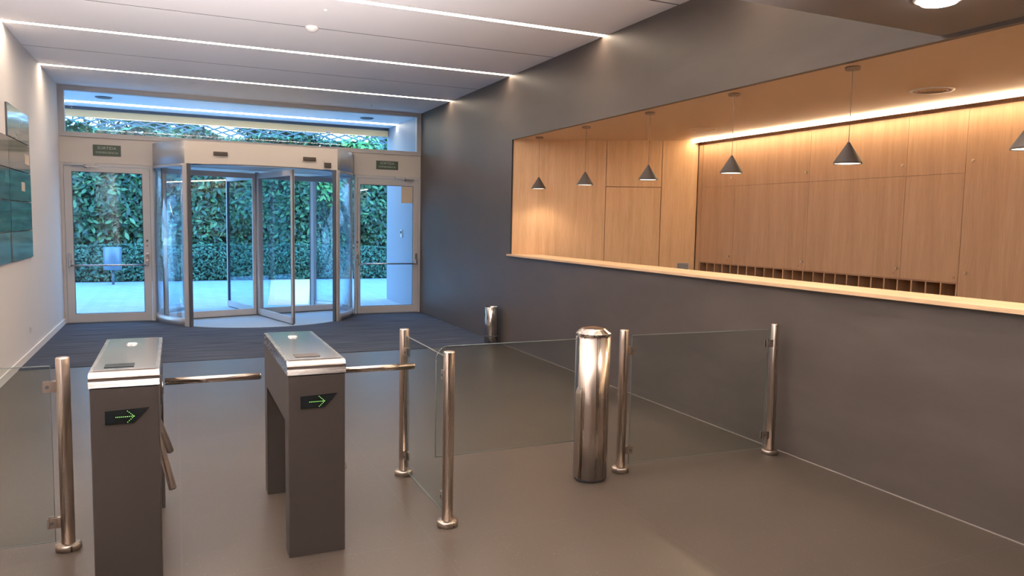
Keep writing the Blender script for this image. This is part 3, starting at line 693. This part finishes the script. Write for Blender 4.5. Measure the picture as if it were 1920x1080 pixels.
PM = [pic_mat('print_pale_green', (.22, .28, .25), (.30, .34, .30), (.36, .36, .33), 1), pic_mat('print_brown_green', (.12, .13, .10), (.22, .21, .18), (.30, .28, .25), 2),
      pic_mat('print_teal', (.045, .060, .066), (.070, .090, .096), (.11, .135, .14), 3), pic_mat('print_dark_teal', (.035, .052, .056), (.055, .076, .080), (.09, .115, .118), 4),
      pic_mat('print_blue', (.11, .18, .22), (.15, .23, .28), (.20, .29, .33), 5)]
rows = [(2.462, 2.80, 0), (2.135, 2.452, 1), (1.803, 2.125, 2), (1.478, 1.793, 3), (1.16, 1.468, 4)]
names = ['pale green', 'brown green', 'teal', 'dark teal', 'light blue']
pos = ['at the top of the column', 'second from the top', 'third from the top', 'fourth from the top', 'at the bottom of the column']
def picture(y0, y1, z0, z1, k, label, square=None):
    t = thing('wall_picture', label, 'picture', (XL, (y0+y1)/2, (z0+z1)/2), 0, 'glossy picture panels on the left wall')
    a, b = (y1-y0)/2, (z1-z0)/2
    bm = bmesh.new(); bx(bm, .0005, .018, -a, a, -b, b); obj('backing', bm, M_alud, t)
    bm = bmesh.new(); bx(bm, .0185, .022, -a+.001, a-.001, -b+.001, b-.001); obj('print', bm, PM[k], t)
    if square:
        cy, cz, s, s2 = square; bm = bmesh.new(); bx(bm, .0222, .0235, cy-s, cy+s, cz-s2, cz+s2); obj('pale_label', bm, M_paper, t)
sq = {1: (.42, -.01, .14, .055), 2: (.12, .0, .10, .05)}
for i, (z0, z1, k) in enumerate(rows):
    picture(9.185, 10.41, z0, z1, k, '%s glossy picture panel %s nearest the glass doors' % (names[i], pos[i]), sq.get(i))
    if i > 0: picture(7.94, 9.165 if i < 4 else 9.10, z0, z1, k, '%s glossy picture panel cut by the left picture edge, %s' % (names[i], {1: 'topmost of its column', 2: 'second from the top', 3: 'third from the top', 4: 'bottom of its column'}[i]))

# ------------------------------------------------------------------ outside
struct(box('floor_outside', M_pave, -14, 16, YB+.07, 22.0, -.12, -.002))
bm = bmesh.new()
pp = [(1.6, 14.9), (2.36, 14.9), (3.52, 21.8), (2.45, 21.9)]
prism(bm, pp, 2, -.0015, .0015); struct(obj('floor_beige_patch', bm, M_beige))  # warm beige patch lying on the outside floor
struct(box('ground_planting_bed', M_soil, -14, 16, 22.0, 40, -.12, .02))
# outer side wall and canopy
struct(box('wall_outer_side', M_blue, 4.12, 4.32, YB+.121, 15.62, -.05, 3.60))
struct(box('canopy_slab', M_canopy, -9, 4.5, YB+.12, 15.62, 3.60, 3.85)).name = 'ceiling_canopy'
bm = bmesh.new(); bx(bm, -9, 4.11, 15.50, 15.62, 3.425, 3.545); bx(bm, -9, 4.11, 15.54, 15.60, 3.555, 3.599); struct(obj('trim_6', bm, M_beam))
bm = bmesh.new(); bx(bm, -9, 4.11, 15.49, 15.53, 3.546, 3.598); struct(obj('trim_7', bm, M_alud))
struct(box('wall_facade_left', M_blue, -9, XL-.2, YB-.1, YB+.1, -.05, 3.85))
struct(box('wall_facade_right', M_blue, 4.32, 16, YB-.1, YB+.1, -.05, 3.85))
t = thing('canopy_light_line', 'glowing light line under the outdoor canopy seen through the high window', 'light', (-.5, 14.85, 3.60))
bm = bmesh.new(); bx(bm, -7, 4.60, -.05, .05, -.008, -.001); obj('diffuser', bm, mat('canopy_diffuser', (1, 1, 1), .5, emit=(1, .80, .55), es=9.0), t)
bm = bmesh.new(); bx(bm, -7, 4.60, .0505, .07, -.010, -.001); obj('housing', bm, M_alu, t)
for x, y, l in ((-1.03, 14.1, 'left'), (3.35, 14.2, 'right')):
    bm = bmesh.new(); lathe(bm, [(0, -.02), (.10, -.02), (.125, -.008), (.13, -.001), (0, -.001)], n=36)
    tag(obj('canopy_downlight', bm, M_alud, None, (x, y, 3.60)), 'dark round disc light in the outdoor canopy, the %s one of two' % l, 'light', 'disc lights in the canopy')
t = thing('intercom', 'small white intercom panel on the outer wall seen through the right door', 'intercom', (4.12, 14.45, 1.42))
bm = bmesh.new(); bx(bm, -.022, -.0005, -.06, .06, -.075, .075, .004); obj('body', bm, M_plasticw, t)
bm = bmesh.new(); bx(bm, -.024, -.0222, -.04, .04, .0, .05); obj('screen', bm, M_screen, t)
t = thing('small_white_box', 'small white box mounted on the canopy beam at right', 'detector', (2.86, 15.50, 3.43))
bm = bmesh.new(); bx(bm, -.06, .06, -.035, -.001, -.035, .025, .004); obj('body', bm, M_plasticw, t)
bm = bmesh.new(); bx(bm, -.05, .05, -.038, -.0355, -.02, .0); obj('lens', bm, M_alud, t)
# outdoor bin on two legs
t = thing('outdoor_bin', 'grey metal litter bin standing in front of the hedge, seen through left door', 'bin', (-1.40, 20.5, 0))
bm = bmesh.new(); lathe(bm, [(0, .36), (.19, .36), (.20, .37), (.20, .90), (.18, .915), (0, .915)], n=32); obj('body', bm, mat('blue_grey_metal', (.16, .22, .28), .4, .3), t)
bm = bmesh.new(); tube(bm, (0, 0, 0), (0, 0, .359), .03, 12); obj('post', bm, M_fence, t)

def leaves(name, pts, nrm, size, m, parent=None, jitter=.9, asp=.42, droop=.3):
    """pts Nx3, nrm Nx3: bent rhombus leaves"""
    n = len(pts); nr = nrm+rng.normal(0, jitter*.5, (n, 3)); nr /= np.linalg.norm(nr, axis=1, keepdims=True)
    t = rng.normal(0, 1, (n, 3)); t[:, 2] -= droop; t -= nr*np.sum(t*nr, axis=1, keepdims=True); t /= np.linalg.norm(t, axis=1, keepdims=True)
    b = np.cross(nr, t); s = size*rng.uniform(.6, 1.25, (n, 1))
    v = np.empty((n, 6, 3)); v[:, 0] = pts-t*s*.5; v[:, 3] = pts+t*s*.5-nr*s*.08
    v[:, 1] = pts-t*s*.12+b*s*asp*.5+nr*s*.05; v[:, 2] = pts+t*s*.22+b*s*asp*.42+nr*s*.03
    v[:, 5] = pts-t*s*.12-b*s*asp*.5+nr*s*.05; v[:, 4] = pts+t*s*.22-b*s*asp*.42+nr*s*.03
    me = bpy.data.meshes.new(name); V = v.reshape(-1, 3); base = np.arange(n)[:, None]*6
    q1 = base+np.array([[0, 1, 2, 3]]); q2 = base+np.array([[0, 3, 4, 5]]); Q = np.concatenate([q1, q2], 1).reshape(-1, 4)
    me.vertices.add(len(V)); me.vertices.foreach_set('co', V.ravel()); me.loops.add(Q.size); me.loops.foreach_set('vertex_index', Q.ravel().astype(np.int32))
    me.polygons.add(len(Q)); me.polygons.foreach_set('loop_start', (np.arange(len(Q))*4).astype(np.int32)); me.update(calc_edges=True); me.validate()
    me.materials.append(m); o = bpy.data.objects.new(name, me); C.objects.link(o)
    if parent: o.parent = parent
    return o
def bumpf(x, z, sd, amp):
    s = 0
    r = np.random.default_rng(sd)
    for k in range(14):
        fx, fz, ph = r.uniform(.8, 4.5), r.uniform(.8, 4.5), r.uniform(0, 6.28, 2)
        s = s+np.sin(fx*x+ph[0])*np.sin(fz*z+ph[1])
    return amp*s/3
def hedge(name, x0, x1, yb, ztop, ztv, depth, n, size, m, sd, amp, label):
    root = thing(name, label, 'hedge', ((x0+x1)/2, yb, 0)); ox = (x0+x1)/2
    topf = lambda x: ztop+ztv*bumpf(x, x*0+1.0, sd+5, 1.0)
    # front face
    x = rng.uniform(x0, x1, n); z = rng.uniform(0.03, 1, n)*topf(x); bf = bumpf(x, z, sd, amp)
    rnd = np.clip((z/topf(x)-.82)/.18, 0, 1)
    y = -bf+rnd**2*depth*.5-rng.exponential(.05, n)+.03
    nrm = np.stack([rng.normal(0, .3, n), -1+0*x, .55+0*x], 1)
    # top
    nt_ = n//4; xt = rng.uniform(x0, x1, nt_); yt = rng.uniform(0, depth, nt_); zt = topf(xt)+bumpf(xt, yt, sd+1, amp*.7)
    P3 = np.concatenate([np.stack([x-ox, y, z], 1), np.stack([xt-ox, yt, zt], 1)]); N3 = np.concatenate([nrm, np.stack([0*xt, -.3+0*xt, 1+0*xt], 1)])
    leaves('foliage', P3, N3, size, m, root)
    # dark backing sheet, its colour stands in for shade between the leaves
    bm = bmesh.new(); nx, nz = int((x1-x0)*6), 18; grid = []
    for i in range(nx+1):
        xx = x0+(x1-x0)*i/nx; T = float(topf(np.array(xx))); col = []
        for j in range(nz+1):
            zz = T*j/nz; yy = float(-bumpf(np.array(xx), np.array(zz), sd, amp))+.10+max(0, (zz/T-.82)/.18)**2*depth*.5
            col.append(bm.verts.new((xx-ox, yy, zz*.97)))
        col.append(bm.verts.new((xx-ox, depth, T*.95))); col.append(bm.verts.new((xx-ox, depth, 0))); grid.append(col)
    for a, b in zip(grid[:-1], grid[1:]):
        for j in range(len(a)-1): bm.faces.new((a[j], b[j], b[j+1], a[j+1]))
    obj('dark_backing', bm, M_under, root)
    return root
tall = hedge('tall_hedge', -9, 13, 22.45, 3.95, .05, 1.0, 30000, .20, M_leafT, 3, .16, 'tall dark green leafy hedge behind the paving, seen through the glass doors')
hedge('low_hedge', -9, 12, 21.35, .93, .03, .35, 14000, .10, M_leafL, 9, .05, 'low trimmed hedge at the foot of the tall hedge, seen through the revolving door')
# mesh fence above the hedge
t = thing('mesh_fence', 'grey expanded metal mesh fence rising behind the tall hedge', 'fence', (1.5, 24.2, 0))
bm = bmesh.new(); dz, dx = .08, .46
zA, zB = 4.1, 5.3
x = -12.0; slope_n = int((zB-zA)/dz)
for k in range(-slope_n, int(24/dx)+1):
    for sgn in (1, -1):
        xs = x+k*dx if sgn > 0 else x+k*dx+slope_n*dx*.5; pA = (xs, 0, zA); pB = (xs+sgn*slope_n*dx*.5, 0, zB)
        tube(bm, pA, pB, .022, 4, cap=False)
obj('mesh', bm, M_fence, t)
for px_ in (-3.4, -.95, 3.9, 6.2):
    bm = bmesh.new(); bx(bm, px_-1.5-.11, px_-1.5+.11, .03, .10, 0, 5.4); obj('post', bm, M_fence, t)
bm = bmesh.new(); bx(bm, -12, 12, -.06, -.02, zA-.06, zA+.0, 0); bx(bm, -12, 12, -.06, -.02, zB, zB+.06); obj('rail', bm, M_rail, t)
def tree(x, y, z, rx, ry, rz_, n, size, m, label):
    root = thing('garden_tree', label, 'tree', (x, y, 0), 0, 'trees behind the mesh fence')
    d = rng.normal(0, 1, (n, 3)); d /= np.linalg.norm(d, axis=1, keepdims=True); r = rng.uniform(.6, 1.05, (n, 1))
    lob = 1+.18*np.sin(d[:, :1]*5+x)+.15*np.sin(d[:, 2:]*7+y)
    P3 = d*r*lob*np.array([rx, ry, rz_])+np.array([0, 0, z]); leaves('foliage', P3, d+np.array([0, 0, .6]), size, m, root)
    bm = bmesh.new(); tube(bm, (0, 0, 0), (0, 0, z), .16, 12, .08)
    for k in range(4): a = k*1.7; tube(bm, (0, 0, z*.6), (math.cos(a)*rx*.6, math.sin(a)*ry*.6, z+.2*rz_), .07, 8, .02)
    obj('trunk', bm, M_bark, root)
for a in ((-.6, 27, 4.8, 1.7, 1.2, 1.4, 2500, .24, M_leafT, 'dark leafy tree behind the fence toward the left of the high window'),
          (3.2, 27.2, 5.0, 1.5, 1.2, 1.6, 2800, .24, M_leafT, 'broad dark leafy tree behind the fence at the middle of the high window'),
          (7.8, 27, 5.0, 1.7, 1.2, 1.6, 3000, .24, M_leafR, 'bright green tree behind the fence at the right of the high window'),
          (13, 27.2, 4.8, 1.5, 1.2, 1.6, 2500, .24, M_leafR, 'bright green tree behind the fence beyond the outer wall')): tree(*a)
# bright sprigs of the hedge poking up near the right
def sprig(x, y, z, n, r):
    d = rng.normal(0, 1, (n, 3)); d /= np.linalg.norm(d, axis=1, keepdims=True)
    P3 = d*r*rng.uniform(.3, 1.1, (n, 1))*np.array([1, .4, 1.1])+np.array([x-2, y-22.45, z]); o = leaves('bright_shoots', P3, d+np.array([0, -.6, .6]), .20, M_leafR, tall, .5)
    o['label'] = 'bright green young laurel shoots'
sprig(4.15, 22.15, 2.75, 170, .55)
sprig(5.05, 22.2, 3.7, 160, .6)
sprig(2.9, 22.2, 3.3, 90, .4)
